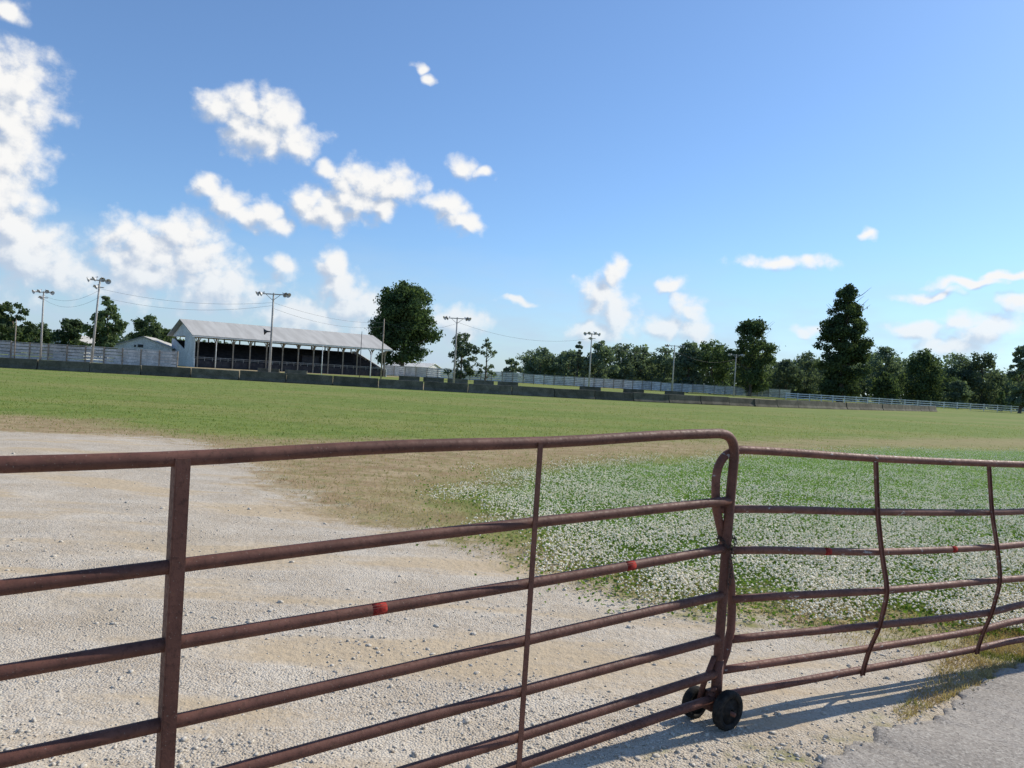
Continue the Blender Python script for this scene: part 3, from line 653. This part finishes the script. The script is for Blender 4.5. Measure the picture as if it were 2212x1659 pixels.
def brace(x,wd,flange,dx1=0):
    pts=[P1(x+dx1*k/10,1.285*k/10) for k in range(11)]
    ps=[flatprof(wd,.0232,.0285)]
    if flange: ps.append([(-wd/2-.004,-.028),(-wd/2-.004,.0285),(-wd/2-.0005,.0285),(-wd/2-.0005,-.028)])
    return strip(pts,tan,nrm,ps)
obj('brace',brace(-.947,.038,True).mesh('brace',M_gate),gate,inv=inv)
obj('brace',brace(.108,.0225,False,-.012).mesh('brace',M_gate),gate,inv=inv)
obj('brace',brace(-2.0,.036,True).mesh('brace',M_gate),gate,inv=inv)
for (x_,L_) in((-.412,.052),(.545,.050)):
    q0,q1=x_-L_*.41,x_+L_*.41
    b=MB(); b.tube([P1(q_,OFF[2])+Vector((0,0,wob(2,q_))) for q_ in(q0,(q0+q1)/2,q1)],.02135,18); obj('reflective_tape',b.mesh('reflective_tape',M_tape,True),gate,inv=inv)
def lathe(b,prof,axis,c,n=32):
    ax=axis.normalized(); u=Vector((0,0,1)); w=ax.cross(u).normalized(); V=[];F=[];m_=len(prof)
    for k in range(n):
        a=2*math.pi*k/n; d=u*math.cos(a)+w*math.sin(a)
        for (h_,r_) in prof: V.append(c+ax*h_+d*r_)
    for k in range(n):
        for j in range(m_): F.append((k*m_+j,k*m_+(j+1)%m_,((k+1)%n)*m_+(j+1)%m_,((k+1)%n)*m_+j))
    b.add(V,F)
hubc=Vector((1.055,g1(1.055),.0))
for (off,R0) in((.072,.092),(-.095,.076)):
    c0=hubc+nrm*off+tan*(.0 if off>0 else -.035); c0.z=R0+gz(c0.x,c0.y)-.002
    wroot=obj('wheel',None,parent=gate,loc=c0,inv=inv)
    b=MB(); lathe(b,[(-.020,R0*.66),(-.024,R0*.88),(-.017,R0*.98),(0,R0),(.017,R0*.98),(.024,R0*.88),(.020,R0*.66)],nrm,Vector((0,0,0))); obj('tyre',b.mesh('tyre',M_rub,True),wroot)
    b=MB(); lathe(b,[(-.014,.012),(-.016,R0*.64),(.014,R0*.64),(.009,R0*.4),(.018,R0*.24),(.024,R0*.18),(.024,.012)],nrm,Vector((0,0,0))); obj('hub',b.mesh('hub',M_rub,True),wroot)
b=MB(); ac=hubc+Vector((0,0,.088)); b.tube([ac-nrm*.12,ac+nrm*.115],.010,10)
b.tube([ac+Vector((0,0,.22)),ac+Vector((0,0,-.01))],.027,12)
b.box(ac+Vector((-.02,0,.03)),(.06,.05,.09),Matrix.Rotation(math.atan(.7034),3,'Z'))
b.tube([ac+nrm*.02+tan*-.04+Vector((0,0,.1)),ac-nrm*.06],.012,8)
b.tube([ac+tan*-.03+Vector((0,0,.24)),ac-nrm*.03+tan*-.06+Vector((0,0,.10)),ac-nrm*.06+tan*-.05],.014,8)
obj('wheel_bracket',b.mesh('wheel_bracket',M_gate,True),gate,inv=inv)

# second gate, bent
base2=Vector((1.12,3.71,0)); inv2=Matrix.Translation(-base2)
gate2=obj('farm_gate',None,loc=base2,label='bent rusty tube gate bowed outward and scuffed white',category='gate')
n2=Vector((.4543,-.8908,0))
def g2(x): return 3.138+.51*x
stn=[1.10,1.96,2.852,3.20,4.0,5.2]
HT=[[1.308,1.269,1.242,1.233,1.215,1.20],[1.020,.984,.953,.947,.94,.92],[.820,.778,.756,.751,.72,.70],[.585,.586,.568,.551,.52,.50],[.385,.390,.363,.375,.36,.34],[.240,.245,.246,.262,.23,.21],[.115,.119,.121,.13,.11,.10]]
BU=[[0,0,0,0,0,0],[0,.03,.035,.03,0,0],[.0,.07,.08,.06,.02,0],[.01,.120,.110,.09,.03,0],[0,.085,.07,.05,.02,0],[0,.03,.03,.02,0,0],[0,0,0,0,0,0]]
ENDX=[0,1.012,1.075,1.112,1.125,1.07,1.045]
def interp(x,i,T):
    k=min(max(bisect(stn,x)-1,0),len(stn)-2); g_=lambda j:T[i][min(max(j,0),len(stn)-1)]
    t_=(x-stn[k])/(stn[k+1]-stn[k]); p0,p1,p2,p3=g_(k-1),g_(k),g_(k+1),g_(k+2)
    return .5*((2*p1)+(-p0+p2)*t_+(2*p0-5*p1+4*p2-p3)*t_*t_+(-p0+3*p1-3*p2+p3)*t_**3)
def P2(x,i):
    xx=max(x,1.1); d=interp(xx,i,BU); return Vector((x,g2(x),interp(xx,i,HT)))+n2*d
for i in range(1,7):
    b=MB(); x0=ENDX[i]; b.tube([P2(x0+(5.2-x0)*k/36,i) for k in range(37)],.0195,12)
    obj('rail',b.mesh('rail',M_gate2,True),gate2,inv=inv2)
b=MB(); tp=[P2(5.2-(5.2-1.15)*k/30,0) for k in range(31)]
e1=Vector((.993,g2(.993),1.17))
tp+=arc3(tp[-1],Vector((1.0,g2(1.0),1.315)),e1,9)[1:]
for (x_,z_) in((.996,1.10),(1.004,1.03),(1.035,.93),(1.068,.837),(1.095,.74),(1.113,.659),(1.126,.55),(1.129,.436),(1.11,.33),(1.075,.235),(1.05,.115)):
    tp.append(Vector((x_,g2(x_),z_)))
b.tube(tp,.0205,14); b.tube([P2(5.2,0),P2(5.2,6)],.021,12)
obj('frame_tube',b.mesh('frame_tube',M_gate2,True),gate2,inv=inv2)
def brace2(x):
    key=[P2(x,i) for i in range(7)]; key[0].z-=.015; pts=[]
    for i in range(6):
        for k in range(4): pts.append(key[i].lerp(key[i+1],k/4))
    q=[pts[0]]+[(pts[j-1]+pts[j]*2+pts[j+1])/4 for j in range(1,len(pts)-1)]+[pts[-1]]
    q.append(key[6]-Vector((0,0,.02)))
    return strip(q,Vector((.8908,.4543,0)),n2,[flatprof(.026,.0195,.0245),[(-.013,.0245),(-.013,.032),(-.010,.032),(-.010,.0245)],[(.010,.0245),(.010,.032),(.013,.032),(.013,.0245)]])
for x_ in(1.96,2.852,3.9): obj('brace',brace2(x_).mesh('brace',M_gate2),gate2,inv=inv2)
for (x_,i) in((1.64,2),(2.51,2)):
    p=P2(x_,i); q=P2(x_+.03,i); d=(q-p).normalized(); b=MB(); b.tube([p-d*.020,p+d*.020],.0198,18)
    obj('reflective_tape',b.mesh('reflective_tape',M_tape,True),gate2,inv=inv2)
# chain
n=14; r=.0024; q=6; LV=[];LF=[]
for k in range(n):
    a=2*math.pi*k/n; d=Vector((math.cos(a),0,math.sin(a))); cpt=Vector((math.cos(a)*.007,0,math.sin(a)*.007+(.005 if math.sin(a)>0 else -.005)))
    for j in range(q):
        bb=2*math.pi*j/q; LV.append(cpt+d*math.cos(bb)*r+Vector((0,1,0))*math.sin(bb)*r)
for k in range(n):
    for j in range(q): LF.append((k*q+j,((k+1)%n)*q+j,((k+1)%n)*q+(j+1)%q,k*q+(j+1)%q))
b=MB(); cc=Vector((1.068,3.668,.865)); loop=[]
for k in range(17):
    a=2*math.pi*k/17; loop.append(cc+Vector((math.cos(a)*.040,math.sin(a)*.052,.022*math.sin(2*a+1))))
tail=[cc+Vector((.012+.004*math.sin(k),-.052,-.015-.0165*k)) for k in range(12)]
for j,ps in enumerate((loop,tail)):
    for k,p in enumerate(ps):
        nx_=ps[(k+1)%len(ps)] if j!=1 else p-Vector((0,0,.02))
        q_=(nx_-p).to_track_quat('Z','Y').to_matrix()@Matrix.Rotation(math.pi/2*(k%2)+.3,3,'Z')
        b.add([q_@v_+p for v_ in LV],LF)
vv=[Vector(v_)-cc for v_ in b.v]
obj('chain',mesh('chain',vv,b.f,M_chain,True),loc=cc,label='dark steel chain wrapped around both gate ends',category='chain')
